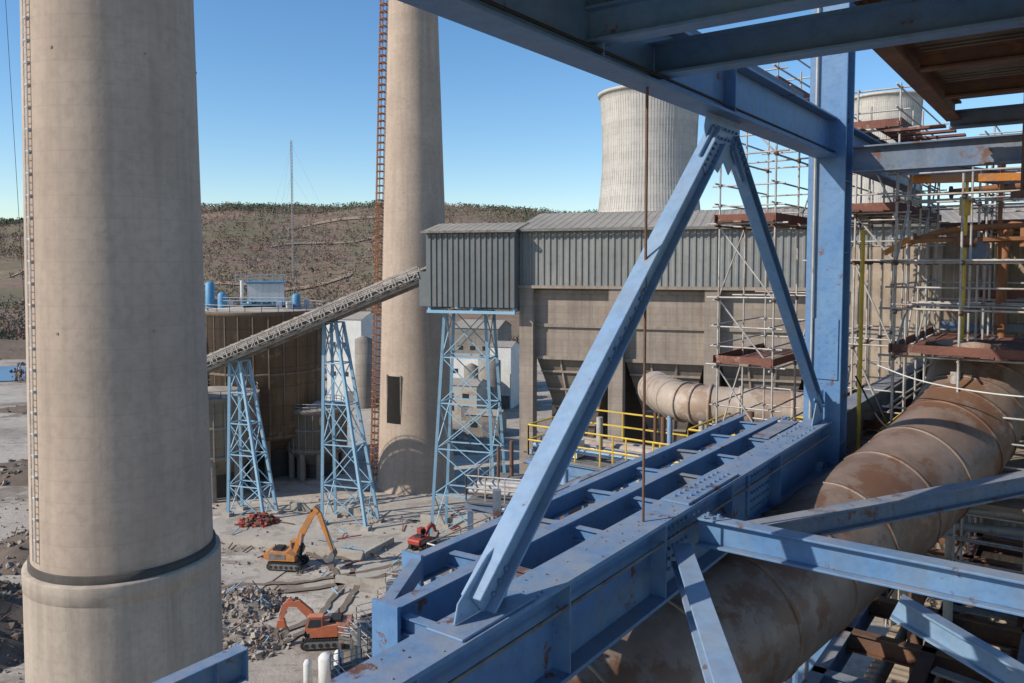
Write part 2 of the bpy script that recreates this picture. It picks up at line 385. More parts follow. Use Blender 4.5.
mb.corr(G(Lb+.6,Db+.8,44.5),G(-.6,Db+.8,44.5),G(Lb+.6,Db/2,47.3),G(-.6,Db/2,47.3),V((0,0,1)),1.1,.05,roofm)
mb.poly([G(0,0,44.6),G(0,Db,44.6),G(0,Db/2,47.2)],corrg)
mb.bar(G(-.7,-.95,44.35),G(Lb,-.95,44.35),.2,.35,duststeel)
mb.bar(G(-.1,-.12,36.8),G(Lb,-.12,36.8),.5,.4,conc2)
for k in range(6):
    e=k*12.2
    mb.bar(G(e+.9,.9,0),G(e+.9,.9,36.6),1.9,2.0,conc2,up=F)
    if k<5:
        mb.bar(G(e+1.86,1.6,31.8),G(e+12.14,1.6,31.8),.8,9.6,conc2)
        for zz in (36.1,31.6,27.2): mb.bar(G(e+1.9,1.05,zz),G(e+12.1,1.05,zz),.4,.45,conc2)
        t=[G(e+2.0,1.6,26.9),G(e+12.0,1.6,26.9),G(e+12.0,12,26.9),G(e+2.0,12,26.9)]
        b_=[G(e+6.0,5.6,13),G(e+8.4,5.6,13),G(e+8.4,8.2,13),G(e+6.0,8.2,13)]
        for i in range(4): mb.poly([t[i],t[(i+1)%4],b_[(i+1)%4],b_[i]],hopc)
        for q in (.12,.3,.48,.66,.84):
            mb.bar(t[0].lerp(b_[0],q)-F*.12,t[1].lerp(b_[1],q)-F*.12,.3,.26,conc2)
        for q in (.33,.66): mb.bar(t[0].lerp(t[1],q)-F*.12,b_[0].lerp(b_[1],q)-F*.12,.24,.24,conc2)
        mb.bar(b_[0].lerp(b_[2],.5),b_[0].lerp(b_[2],.5)-UP*4,2.2,2.4,rustbrown)
        mb.bar(G(e+1.9,2.2,10.0),G(e+12.1,2.2,10.0),1.2,1.0,conc2)
        mb.rail([G(e+1.9,1.7,10.5),G(e+12.1,1.7,10.5)],galv,1.1,2,.05)
        mb.bar(G(e+.9,Db-1,0),G(e+.9,Db-1,37),1.9,2.0,conc2,up=F)
mb.bar(G(1,13,18),G(Lb,13,18),.3,17.6,conc_shade)  # added backing sheet; recess shade behind the hoppers is in its dark colour
mb.poly([G(0,2.2,27.0),G(Lb,2.2,27.0),G(Lb,Db,27.0),G(0,Db,27.0)],conc_shade)
mb.poly([G(.4,2,26.5),G(.4,Db,26.5),G(.4,Db,36.8),G(.4,2,36.8)],conc2)
mb.build()

mb=MB('transfer_house')
def Q(e,f,z): return G(e-13.0,f-1.8,z)
mb.corr(Q(0,0,34),Q(12.9,0,34),Q(0,0,44.3),Q(12.9,0,44.3),-F,.8,.16,corrd)
mb.poly([Q(0,0,34),Q(0,11,34),Q(0,11,44.3),Q(0,0,44.3)],corrd)
mb.poly([Q(12.9,0,34),Q(12.9,1.7,34),Q(12.9,1.7,44.3),Q(12.9,0,44.3)],corrd)
mb.poly([Q(0,0,34.02),Q(12.9,0,34.02),Q(12.9,11,34.02),Q(0,11,34.02)],dark)
mb.poly([Q(0,11,34),Q(12.9,11,34),Q(12.9,11,44.3),Q(0,11,44.3)],corrd)
mb.corr(Q(-.4,-.6,44.3),Q(13.2,-.6,44.3),Q(-.4,5.5,45.6),Q(13.2,5.5,45.6),UP,1.0,.05,roofm)
mb.corr(Q(13.2,11.6,44.3),Q(-.4,11.6,44.3),Q(13.2,5.5,45.6),Q(-.4,5.5,45.6),UP,1.0,.05,roofm)
mb.bar(Q(-.5,-.75,44.2),Q(13.2,-.75,44.2),.2,.3,duststeel)
mb.box(Q(-.65,3.5,36.4),(1.3,6,4.8),corrd,ang)
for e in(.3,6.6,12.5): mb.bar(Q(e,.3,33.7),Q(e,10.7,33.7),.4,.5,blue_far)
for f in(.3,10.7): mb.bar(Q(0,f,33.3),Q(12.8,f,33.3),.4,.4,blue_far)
mb.build()

def tower(name,bl,br,tl,tr,zt,df,dfb,m,n=6):
    mb=MB(name)
    def pt(side,fr,t):
        a,b=(bl,tl) if side==0 else (br,tr)
        p=V((a[0]+(b[0]-a[0])*t,a[1]+(b[1]-a[1])*t,zt*t)); d=dfb+(df-dfb)*t
        return p+F*(d/2*(1 if fr else -1))
    for s in(0,1):
        for f in(0,1):
            mb.bar(pt(s,f,0),pt(s,f,1),.42,.42,m); mb.box(pt(s,f,0)+UP*.3,(1.3,1.3,.7),slab,ang)
    for i in range(n):
        a,b=i/n,(i+1)/n
        for (s0,f0,s1,f1) in ((0,0,1,0),(0,1,1,1),(0,0,0,1),(1,0,1,1)):
            mb.bar(pt(s0,f0,b),pt(s1,f1,b),.17,.17,m)
            if f0==f1 or i%2==0:
                mb.bar(pt(s0,f0,a),pt(s1,f1,b),.13,.13,m); mb.bar(pt(s1,f1,a),pt(s0,f0,b),.13,.13,m)
    mb.build()
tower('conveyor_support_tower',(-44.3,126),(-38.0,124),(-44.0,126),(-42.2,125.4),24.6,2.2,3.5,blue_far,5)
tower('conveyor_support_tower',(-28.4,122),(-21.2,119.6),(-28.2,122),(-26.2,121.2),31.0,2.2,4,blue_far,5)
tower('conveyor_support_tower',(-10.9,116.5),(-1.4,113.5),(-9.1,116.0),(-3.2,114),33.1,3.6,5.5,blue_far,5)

mb=MB('conveyor_gallery'); c0=V((-62,132,17.6)); c1=V((-12.0,113.6,37.9)); d=(c1-c0).normalized(); L=(c1-c0).length
sd=V((d.y,-d.x,0)).normalized(); upn=sd.cross(d)
n=int(L/2.1)
for s in(-1,1):
    for h,w in((-.3,.4),(1.7,.3)): mb.bar(c0+sd*1.7*s+upn*h,c1+sd*1.7*s+upn*h,w,w,convm)
    mb.bar(c0+sd*2.3*s+upn*.1,c1+sd*2.3*s+upn*.1,.8,.1,duststeel)
    for i in range(n+1):
        q=c0+d*(i*L/n)+sd*1.7*s
        mb.bar(q-upn*.3,q+upn*1.7,.2,.2,convm)
        if i<n: mb.bar(q+upn*(1.7 if i%2 else -.3),q+d*(L/n)+upn*(-.3 if i%2 else 1.7),.16,.16,convm)
        q2=q+sd*1.0*s; mb.bar(q2,q2+upn*1.2,.08,.08,galv)
    for h in(.7,1.25): mb.bar(c0+sd*2.7*s+upn*h,c1+sd*2.7*s+upn*h,.08,.08,galv)
mb.bar(c0+upn*.05,c1+upn*.05,3.2,.12,duststeel,up=upn)
mb.bar(c0+upn*1.1,c1+upn*1.1,1.3,.08,rubber,up=upn)
for i in range(n*2):
    q=c0+d*(i*L/n/2)+upn*.95
    mb.tube(q-sd*.9,q+sd*.9,.13,white,6); mb.bar(q-sd*1.2-upn*.2,q+sd*1.2-upn*.2,.12,.14,convm)
    if i%2: mb.box(q+sd*1.2+upn*.9,(.4,.4,.3),convm,ang)
mb.build()

# ------------------------------------------------------------------ silos
def silo(name,cx,cy,r,z0,z1,m,cols=10):
    mb=MB(name)
    mb.lathe(cx,cy,[(r*.35,max(z0-5,1)),(r*.97,z0),(r,z0),(r,z1-.8),(r+.25,z1-.8),(r+.25,z1)],m,72)
    mb.lathe(cx,cy,[(r+.25,z1),(0.01,z1+1.0)],slab,72)
    for zz in (z0+.2,z0+(z1-z0)*.5): mb.lathe(cx,cy,[(r-.02,zz),(r+.16,zz+.05),(r+.16,zz+.45),(r-.02,zz+.5)],m,72)
    for k in range(26):
        a=k*2*math.pi/26; mb.bar((cx+(r+.05)*math.cos(a),cy+(r+.05)*math.sin(a),z0),(cx+(r+.05)*math.cos(a),cy+(r+.05)*math.sin(a),z1-.8),.2,.3,m)
    for k in range(cols):
        a=k*2*math.pi/cols; mb.tube((cx+r*.9*math.cos(a),cy+r*.9*math.sin(a),0),(cx+r*.9*math.cos(a),cy+r*.9*math.sin(a),z0),.6,conc2,8)
    mb.lathe(cx,cy,[(r*.6,0),(r*.6,z0-.5)],conc_shade,32)  # inner drum coloured dark to paint the shaded recess under the silo
    pts=[(cx+(r-.0)*math.cos(a*.2618),cy+(r-.0)*math.sin(a*.2618),z1) for a in range(25)]
    mb.rail(pts,galv,1.2,3,.06)
    return mb.build()
silo('coal_silo',-47.5,153,11.0,8,31.2,silom)
silo('coal_silo',-68,150,9,8,30.0,silom)
silo('ash_silo',-52,138,7.5,7,17.5,silog)
silo('ash_silo',-37,150,5.5,5,13,silog)
mb=MB('silo_head_house'); mb.box((-46.8,152,34.4),(6.6,5,3.4),white,.3); mb.box((-46.8,152,36.3),(7.0,5.4,.35),tankbl,.3)
mb.box((-46.8,152,32.2),(9,7,.3),tankbl,.3)
mb.rail([(-55,150,32.3),(-40,147,32.3)],palebl,1.2,2,.07); mb.rail([(-51.5,149,36.5),(-43,151.6,36.5)],palebl,1.2,2,.06)
for k in range(3): mb.box((-49+2.2*k,149.4+.7*k,34.7),(1.2,.2,1.2),glass,.3)
mb.tube((-52,154,32),(-52,154,36.6),.35,white,8)
for k in range(9): mb.box((-56+2.1*k+R(-.5,.5),151+R(-3,4),32.1),(R(.8,1.8),R(.8,1.4),R(1,2.2)),random.choice((white,palebl,duststeel)),R(0,1))
mb.build()
mb=MB('blue_tank')
for x,y,r,z1 in((-57.2,151.5,.85,36),(-54.6,150.5,.8,34),(-40.5,150,.8,33.8)): mb.lathe(x,y,[(r,31),(r,z1),(r*.6,z1+.4),(0.01,z1+.5)],tankbl,20)
mb.build()

def shed(name,x,y,w,dp,h,m,rot=0,rf=roofm,win=True):
    mb=MB(name); e=V((math.cos(rot),math.sin(rot),0)); f=V((-e.y,e.x,0)); c=V((x,y,0))
    def q(a,b,z): return c+e*a+f*b+UP*z
    mb.bar(q(-w/2,0,h/2),q(w/2,0,h/2),dp,h,m)
    mb.poly([q(-w/2-.3,-dp/2-.3,h+.02),q(w/2+.3,-dp/2-.3,h+.02),q(w/2+.3,0,h+dp*.16),q(-w/2-.3,0,h+dp*.16)],rf)
    mb.poly([q(w/2+.3,dp/2+.3,h+.02),q(-w/2-.3,dp/2+.3,h+.02),q(-w/2-.3,0,h+dp*.16),q(w/2+.3,0,h+dp*.16)],rf)
    for s in(-1,1): mb.poly([q(s*w/2,-dp/2,h),q(s*w/2,dp/2,h),q(s*w/2,0,h+dp*.155)],m)
    if win:
        for k in range(int(w/4)):
            for z in ([h*.7,h*.35] if h>8 else [h*.55]):
                mb.box(q(-w/2+2+4*k,-dp/2-.03,z),(1.7,.1,1.3),glass,rot)
    mb.box(q(w*.2,-dp/2-.04,1.8),(3,.12,3.6),duststeel,rot)
    mb.build()
shed('white_workshop',-46,232,11,12,24,white,-.3)
shed('white_office_building',-37,245,7,10,22,palebl,-.3)
shed('grey_warehouse',-9,250,14,14,20,silog,-.3)
shed('white_storage_shed',-2,222,6,8,17,white,-.3)
shed('concrete_pump_house',-12,205,9,8,9,slab,-.3)
shed('brick_substation',-70,240,16,10,8,silog,.1)
shed('long_warehouse',-95,290,30,12,7,white,.1)
shed('farm_house',-170,420,18,10,6,white,.2,brnpaint)
shed('farm_house',-130,440,12,8,6,slab,.4,brnpaint)
shed('small_shed',-6,185,8,6,5,silog,-.3)
shed('small_shed',-13,230,9,6,13,white,-.3)
mb=MB('storage_tank')
for x,y,r,h in((-41,220,2.4,19),(-6,212,3,14),(-11,215,2,12)): mb.lathe(x,y,[(r,0),(r,h),(.01,h+1)],silog,32)
mb.build()

# ------------------------------------------------------------------ yard
mb=MB('yard_pavement')
for i,(x,y,w,dp,r) in enumerate(((-30,118,34,14,-.3),(-10,128,22,16,-.3),(-38,100,16,8,-.25),(-12,98,18,9,-.3),(-22,142,30,8,-.3))):
    mb.box((x,y,.04+.012*i),(w,dp,.12),slab,r)
mb.build()
mb=MB('low_concrete_wall')
for a,b,h in(((-42,113),(-20,106),1.0),((-20,106),(-17,112),1.0),((-14,121),(2,116),1.4),((-36,128),(-22,124),1.2),((-22,98),(-12,95),1.0)):
    mb.bar((*a,h/2),(*b,h/2),.5,h,slab)
mb.build()
mb=MB('mud_tracks')
mudm=M('mud',(.20,.16,.13),(.15,.12,.095),scale=.8,rough=.85,bump=.6,bscale=4)
for (pts,w) in ((((-45,92),(-34,97),(-26,98),(-18,102),(-10,108)),.9),(((-44,89.6),(-33,94.6),(-25,95.6),(-17,99.6),(-9,105.6)),.9),(((-30,110),(-24,104),(-21,96),(-22,88),(-28,80)),.8),(((-28,111),(-22,105),(-19,96),(-20,88),(-26,79)),.8)):
    P_=[]
    for i in range(len(pts)-1):
        for k in range(8):
            t=k/8; P_.append((pts[i][0]*(1-t)+pts[i+1][0]*t+R(-.2,.2),pts[i][1]*(1-t)+pts[i+1][1]*t+R(-.2,.2)))
    vs=[];fs=[]
    for i,(x,y) in enumerate(P_):
        a=P_[max(i-1,0)];b=P_[min(i+1,len(P_)-1)];dx,dy=b[0]-a[0],b[1]-a[1];l=math.hypot(dx,dy);ww=w*R(.6,1.2)
        vs+=[(x-dy/l*ww/2,y+dx/l*ww/2,.17),(x+dy/l*ww/2,y-dx/l*ww/2,.17)]
    fs=[(2*i,2*i+1,2*i+3,2*i+2) for i in range(len(P_)-1)]
    mb.add(vs,fs,mudm)
mb.build()
def pile(name,cx,cy,rx,ry,h,n,m1,m2,cs):
    mb=MB(name); g=22; vs=[];fs=[]
    def hh(u,v): 
        r=math.hypot(u,v); return h*max(0,1-r**1.6)*(1+.5*noise.noise(V((u*3+cx,v*3+cy,0))))+(.35*noise.noise(V((u*9+cx,v*9,3))) if r<1 else -.3)
    for j in range(g+1):
        for i in range(g+1):
            u=2*i/g-1;v=2*j/g-1; vs.append((cx+u*rx,cy+v*ry,hh(u,v)-.05))
    fs=[(j*(g+1)+i,j*(g+1)+i+1,(j+1)*(g+1)+i+1,(j+1)*(g+1)+i) for j in range(g) for i in range(g)]
    mb.add(vs,fs,m1,True)
    for k in range(n):
        a=R(0,6.28);q=math.sqrt(R(0,1))*1.08; u,v=q*math.cos(a),q*math.sin(a)
        mb.chunk((cx+u*rx,cy+v*ry,max(0,hh(u,v))+R(-.1,.1)),R(.1,1)**2.6*cs+.1,random.choice((m1,m1,m2,m2)))
    for k in range(n//40):
        a=R(0,6.28);q=R(0,1);x=cx+q*math.cos(a)*rx;y=cy+q*math.sin(a)*ry;z=max(0,hh(q*math.cos(a),q*math.sin(a)))
        mb.bar((x,y,z),(x+R(-2,2),y+R(-2,2),z+R(0,1.2)),.1,.1,random.choice((rusty,blue_far,rusty)))
    mb.build()
pile('rubble_pile',-32.5,91,6,5,1.4,900,rubd,rub,.8)
pile('rubble_pile',-28.5,82,5,4,1.0,600,rubd,rub,.8)
pile('rubble_pile',-57,84,9,12,4.5,900,rubb,rubb,1.0)
pile('rubble_pile',-64,110,10,10,2.5,400,rubb,rubd,1.0)
pile('rubble_pile',-39,121,3.2,2.4,1.2,260,rusty,redm,.9)
pile('rubble_pile',-92,150,16,9,2,200,rubb,rubd,1.4)
pile('dirt_embankment',-230,345,75,16,8,160,rubb,rubb,1.6)
pile('dirt_embankment',-120,215,24,5,1.6,100,rubb,rubb,1.4)
pile('rubble_pile',-14,172,12,8,3,300,rubd,rub,1.6)
mb=MB('scattered_debris')
for k in range(700):
    y=R(84,135);x=R(-.40,-.02)*y
    if noise.noise(V((x*.12,y*.12,4)))<.02: continue
    mb.chunk((x,y,.12),R(.1,1)**2*.5+.08,random.choice((rub,rubd,slab,rusty,rub)))
for k in range(250):
    y=R(72,135);x=R(-.68,-.58)*y; mb.chunk((x,y,.1),R(.15,.5),random.choice((rub,rubd,rubb)))
for k in range(50):
    y=R(84,125);x=R(-.38,-.05)*y; a=R(0,3.1);l=R(1,4); mb.bar((x,y,.25),(x+l*math.cos(a),y+l*math.sin(a),R(.2,.6)),.14,.14,random.choice((rusty,blue_far,galv,redm)))
mb.build()

def excavator(name,loc,rz,m,boom,arm,attach='bucket',sc=1.0):
    mb=MB(name); T=Matrix.Translation(loc)@Matrix.Rotation(rz,4,'Z')@Matrix.Scale(sc,4)
    def st(l,h): 
        p=[];r=h/2
        for i in range(9): a=-math.pi/2+math.pi*i/8; p.append((l/2-r+r*math.cos(a),r+r*math.sin(a)))
        for i in range(9): a=math.pi/2+math.pi*i/8; p.append((-l/2+r+r*math.cos(a),r+r*math.sin(a)))
        return p
    def tb(a,b,r,mm): mb.tube(T@V(a),T@V(b),r*sc,mm,8)
    def pr(p,y0,y1,mm): mb.prism(p,y0,y1,mm,T)
    for s in(-1,1):
        y0=s*1.15-.3;y1=s*1.15+.3; pr(st(4.3,.95),y0,y1,rubber)
        pr([(x*.86,.16+z*.66) for x,z in st(4.3,.95)],y0-.03,y1+.03,duststeel)
        for k in range(6): tb((-1.6+k*.64,y0-.07,.45),(-1.6+k*.64,y1+.07,.45),.2,rubber)
        for k in range(14): pr([(-2.0+k*.3,.93),(-1.88+k*.3,.93),(-1.88+k*.3,1.0),(-2.0+k*.3,1.0)],y0-.02,y1+.02,rubber)
    pr([(-1.2,.35),(1.2,.35),(1.0,.85),(-1.0,.85)],-.84,.84,duststeel)
    tb((0,0,.8),(0,0,1.12),.75,rubber)
    pr([(-2.0,1.12),(1.3,1.12),(1.3,1.75),(.3,2.15),(-1.2,2.25),(-2.0,2.1)],-1.25,1.25,m)
    pr([(-2.55,1.25),(-2.01,1.15),(-2.01,2.15),(-2.4,2.1),(-2.6,1.8)],-1.2,1.2,m)
    pr([(-1.6,2.26),(-.4,2.22),(-.5,2.5),(-1.5,2.5)],-.9,.6,rubber); tb((-1.2,-.8,2.3),(-1.2,-.8,3.0),.07,rubber)
    pr([(-1.9,1.3),(.2,1.3),(.2,1.9),(-1.9,1.95)],-1.28,-1.26,duststeel)
    pr([(.1,1.78),(1.55,1.5),(1.75,2.1),(1.35,3.0),(.15,3.0)],.4,1.22,m)
    pr([(.28,2.1),(1.5,2.1),(1.28,2.85),(.28,2.85)],.37,1.25,glass); pr([(1.58,1.75),(1.79,2.1),(1.42,2.92),(1.36,2.9)],.48,1.14,glass)
    pr([(.05,3.0),(1.45,3.0),(1.4,3.1),(.1,3.1)],.36,1.26,m)
    def limb(pts,w,yw,mm):
        up=[];lo=[]
        for i,p in enumerate(pts):
            a=V(pts[max(i-1,0)]);b=V(pts[min(i+1,len(pts)-1)]);dd=(b-a).normalized();nn=V((-dd.y,dd.x));q=V(p);ww=w[i]
            up.append(tuple(q+nn*ww)); lo.append(tuple(q-nn*ww))
        pr(up+lo[::-1],-yw,yw,mm)
    limb(boom,[.25,.38,.34,.2][:len(boom)],.22,m); limb(arm,[.18,.28,.15],.17,m)
    r=V(boom[0]);k=V(boom[1]);
    for s in(-1,1): tb((r.x+.7,s*.36,r.y-.35),(k.x,s*.36,k.y-.1),.09,galv); tb((r.x+.7,s*.36,r.y-.35),((r.x+.7+k.x)/2,s*.36,(r.y+k.y)/2-.2),.14,rubber)
    k2=V(boom[2]);a0=V(arm[0]); tb((k2.x,0,k2.y+.5),(a0.x,0,a0.y),.09,galv); tb((k2.x,0,k2.y+.5),((k2.x+a0.x)/2,0,(k2.y+.5+a0.y)/2),.13,rubber)
    e=V(arm[-1]);am=V(arm[1]); tb((am.x+.3,0,am.y),(e.x+.25,0,e.y+.3),.08,galv)
    if attach=='bucket':
        pr([(e.x+.2,e.y+.15),(e.x+.45,e.y-.4),(e.x+.1,e.y-1.1),(e.x-.6,e.y-1.3),(e.x-.95,e.y-.9),(e.x-.5,e.y-.8),(e.x-.15,e.y-.1)],-.6,.6,duststeel)
        for j in range(5): pr([(e.x-.95,e.y-.9),(e.x-1.2,e.y-.7),(e.x-.85,e.y-.8)],-.6+j*.27,-.5+j*.27,duststeel)
    else:
        pr([(e.x-.3,e.y+.1),(e.x+.3,e.y+.1),(e.x+.45,e.y-.6),(e.x-.45,e.y-.6)],-.3,.3,m)
        for s in(-1,1): pr([(e.x+s*.1,e.y-.55),(e.x+s*.5,e.y-.6),(e.x+s*.75,e.y-1.2),(e.x+s*.15,e.y-1.9),(e.x+s*.35,e.y-1.2)],-.2,.2,rubd)
    mb.build()
excavator('excavator',(-29.4,103,0.15),-.12,orange,[(.8,1.7),(1.9,4.4),(3.0,6.4),(3.9,7.2)],[(3.3,7.5),(4.0,6.7),(5.6,2.2)],sc=1.08)
excavator('demolition_excavator',(-19.6,82,0.1),math.radians(186),orred,[(.8,1.7),(1.5,3.0),(2.5,4.0),(3.6,4.0)],[(3.1,4.5),(3.7,3.8),(4.1,2.4)],'grapple',1.1)
excavator('demolition_excavator',(-12.6,110,0.2),math.radians(60),redm,[(.8,1.7),(1.7,2.8),(2.6,3.2),(3.4,2.9)],[(3.1,3.3),(3.5,2.8),(4.0,1.7)],'bucket',.8)

def platform(name,c,w,dp,z,rot,m,rm,base=0,bay=3.0,dk=duststeel):
    mb=MB(name); e=V((math.cos(rot),math.sin(rot),0)); f=V((-e.y,e.x,0)); c=V((c[0],c[1],0))
    def q(a,b,zz): return c+e*a+f*b+UP*zz
    mb.bar(q(-w/2,0,z-.06),q(w/2,0,z-.06),dp,.08,dk)
    for s in(-1,1):
        mb.ibeam(q(-w/2,s*(dp/2-.15),z-.32),q(w/2,s*(dp/2-.15),z-.32),.25,.4,m)
    k=max(1,int(w/bay))
    for i in range(k+1):
        a=-w/2+.15+(w-.3)*i/k
        mb.ibeam(q(a,-dp/2+.3,z-.3),q(a,dp/2-.3,z-.3),.2,.34,m)
        for s in(-1,1): mb.bar(q(a,s*(dp/2-.15),base),q(a,s*(dp/2-.15),z-.55),.25,.25,m)
        if i<k:
            for s in(-1,1):
                h=min(4,z-base-1); mb.bar(q(a,s*(dp/2-.15),z-.6-h),q(a+(w-.3)/k,s*(dp/2-.15),z-.6),.1,.1,m)
    mb.rail([q(-w/2,-dp/2,z),q(w/2,-dp/2,z),q(w/2,dp/2,z),q(-w/2,dp/2,z),q(-w/2,-dp/2,z)],rm,1.1,1.5,.035)
    return mb,q
for args in (((-10.6,58),5,3,9.8,.6,blue_d,galv),((-11.2,71),6,4,6.5,.6,duststeel,galv),((-7.8,62),8,4,12,.6,blue_d,galv),((-14.2,77),5,3,3.4,-.3,duststeel,galv),((-4.5,48),6,8,14,.6,blue_d,galv),((-7,84),12,5,6,-.3,blue_d,galv),((-2,60),6,4,15,.6,blue_d,galv),((-9,75),7,3,8,.6,blue,galv)):
    mb,q=platform('steel_platform',*args)
    z=args[3]; W_,D_=args[1]/2-.2,args[2]/2-.2
    mb.tube(q(-1,0,0),q(-1,0,z+.9),.4,duststeel,16); mb.box(q(W_*.5,.3,z+.6),(1.3,1.0,1.1),white if z>9 else slab,.6)
    for k in range(5): 
        b_=-D_+2*D_*k/4; mb.tube(q(-W_,b_,z+.2+.15*(k%2)),q(W_,b_,z+.2+.15*(k%2)),.08+.04*(k%3),random.choice((galv,rusty,blue,duct2)),8)
    for k in range(4): a_=R(-W_,W_);b_=R(-D_,D_); mb.tube(q(a_,b_,z-4),q(a_,b_,z+R(1,2.0)),R(.06,.13),random.choice((galv,rusty,blue)),8)
    mb.build()
mb=MB('concrete_foundation')
for x,y,w,dp,h,r in((-14.5,72,4,4,2.0,.2),(-11,78,5,6,3,-.3),(-13.5,66,4,4,3.0,.6),(-3,74,7,8,6,-.3),(3,88,12,8,5,-.3),(-9,92,6,3,2,-.3)):
    mb.box((x,y,h/2),(w,dp,h),slab,r); mb.box((x,y,h+.15),(w+.4,dp+.4,.3),conc2,r)
mb.build()
mb=MB('process_vessel')
for x,y,r,z0,z1 in((-17.2,72,.7,1,3.6),(-15.8,71,.45,1,4.4),(-18.9,72,.4,.6,3.0)):
    mb.lathe(x,y,[(.01,z0-.4),(r*.7,z0-.2),(r,z0),(r,z1),(r*.7,z1+.3),(.01,z1+.4)],white,24)
    for a in range(3): t=a*2.09; mb.bar((x+r*math.cos(t),y+r*math.sin(t),0),(x+r*math.cos(t),y+r*math.sin(t),z0+.4),.12,.12,duststeel)
mb.build()

# ------------------------------------------------------------------ near steel frame
C=V((6.32,16,0)); A=V((.586,.8103,0)).normalized(); NL=V((-A.y,A.x,0)); NR=-NL
def P(s,w,z): return C+A*s+NL*w+UP*(Z0+z)
aA=math.atan2(A.y,A.x)
BV=.007
mb=MB('steel_column')
mb.bar(P(-.27,0,-40),P(-.27,0,9),.70,.05,blue,up=A); mb.bar(P(.27,0,-40),P(.27,0,9),.70,.05,blue,up=A)
for w in(-.22,.22): mb.bar(P(0,w,-40),P(0,w,9),.04,.48,blue,up=A)
for z in(-9,-6.2,-3.6,.2,1.6): mb.bar(P(0,0,z-.012),P(0,0,z+.012),.66,.45,blue,up=A)
mb.bolts(P(-.30,0,-1.7),NL,UP,-A,4,7,.14,blue); mb.bar(P(-.315,0,-2.3),P(-.315,0,-1.1),.6,.02,blue,up=A)
mb.tube(P(-.36,.2,-12),P(-.36,.2,8),.025,galv,6)
mb.build(BV)
GT=-3.1
mb=MB('plate_girder'); mb.ibeam(P(-13.4,0,GT-.5),P(-.32,0,GT-.5),.46,1.0,blue,tf=.045,stiff=2.2)
mb.bar(P(-7.2,0,GT+.02),P(-5.4,0,GT+.02),.38,.03,blue)
mb.bolts(P(-6.3,0,GT+.035),A,NL,UP,10,2,.16,blue); mb.bolts(P(-2,0,GT),A,NL,UP,6,2,.26,blue)
for s in(-7.9,-4.6): mb.bar(P(s,-.03,GT-.5),P(s+1.1,-.03,GT-.5),.03,.7,blue); mb.bolts(P(s+.55,-.05,GT-.5),A,UP,NR,7,5,.13,blue)
mb.ibeam(P(.32,0,GT-.5),P(12,0,GT-.5),.46,1.0,blue_d,tf=.045)
mb.tube(P(-13,-.19,GT-.28),P(-.4,-.19,GT-.28),.02,duststeel,6)
for k in range(110):
    mb.chunk(P(R(-12.5,-.6),R(-.2,.2),GT+.005),R(.008,.028),random.choice((rusty,rubd,rubb)))
mb.build()
mb=MB('roof_girder'); mb.ibeam(P(-15,0,2.42),P(-.32,0,2.42),.40,.76,blue,tf=.04,stiff=3.7)
mb.ibeam(P(.32,0,2.42),P(10,0,2.42),.40,.76,blue,tf=.04)
mb.bar(P(-15,.03,2.9),P(-2,.03,2.9),.12,.2,blue_d)
mb.tube(P(-15,-.17,2.14),P(-.4,-.17,2.14),.018,rubber,6)
mb.build(BV)
def brace(mb,a,b,h,w,m):
    mb.ibeam(a,b,w,h,m,up=NL.cross((V(b)-V(a)).normalized()),tf=.025,tw=.02)
TA=Matrix(((A.x,NL.x,0,C.x),(A.y,NL.y,0,C.y),(0,0,1,Z0),(0,0,0,1)))
mb=MB('diagonal_brace')
a=P(-11.3,0,GT+.1); b=P(-5.95,0,1.75); brace(mb,a,b,.30,.22,blue_l)
dd=(b-a).normalized(); un=NL.cross(dd)
mb.bar(a.lerp(b,.90)+NR*.02,a.lerp(b,.99)+NR*.02,.03,.42,blue_l,up=un)
mb.bolts(a.lerp(b,.94)+NR*.035,dd,un,NR,5,3,.12,blue)
mb.bolts(a.lerp(b,.5)+NR*.01,dd,un,NR,8,2,.16,blue)
mb.bar(a.lerp(b,.45)+NR*.014,a.lerp(b,.55)+NR*.014,.012,.22,blue_l,up=un)
mb.prism([(-11.6,GT+.03),(-10.85,GT+.03),(-10.75,GT+.25),(-10.85,GT+.6),(-11.15,GT+.5),(-11.55,GT+.2)],.012,.03,blue_l,TA)
mb.bolts(P(-11.05,-.005,GT+.28),dd,un,NR,3,2,.13,blue)
mb.bar(P(-11.75,0,GT+.012),P(-10.7,0,GT+.012),.40,.024,blue)
mb.build(BV)
mb=MB('diagonal_brace')
a=P(-5.4,0,1.75); b=P(-.45,0,GT+.25); brace(mb,a,b,.22,.18,blue)
dd=(b-a).normalized(); un=NL.cross(dd)
mb.bar(a.lerp(b,.01)+NR*.02,a.lerp(b,.10)+NR*.02,.03,.32,blue,up=un); mb.bolts(a.lerp(b,.06)+NR*.04,dd,un,NR,5,2,.12,blue)
mb.bar(a.lerp(b,.93)+NR*.02,a.lerp(b,.985)+NR*.02,.03,.32,blue,up=un)
mb.prism([(-.34,GT),(-1.1,GT),(-.8,GT+.45),(-.6,GT+.6),(-.34,GT+.6)],-.05,-.03,blue_l,TA)
mb.build(BV)
mb=MB('gusset_plate')
mb.prism([(-6.3,2.03),(-5.06,2.03),(-5.06,1.85),(-5.26,1.45),(-5.48,1.25),(-5.68,1.42),(-5.88,1.25),(-6.13,1.35),(-6.38,1.8)],.0,.02,blue_l,TA)
mb.bolts(P(-5.68,-.01,1.8),A,UP,NR,7,2,.14,blue)
mb.build(BV)
mb=MB('diagonal_brace'); brace(mb,P(-.45,0,-4.0),P(-5.7,0,-9.5),.3,.26,blue_l)
mb.bar(P(-.36,-.05,-4.9),P(-.36-.9,-.05,-4.9),.03,.8,blue_l); mb.build()

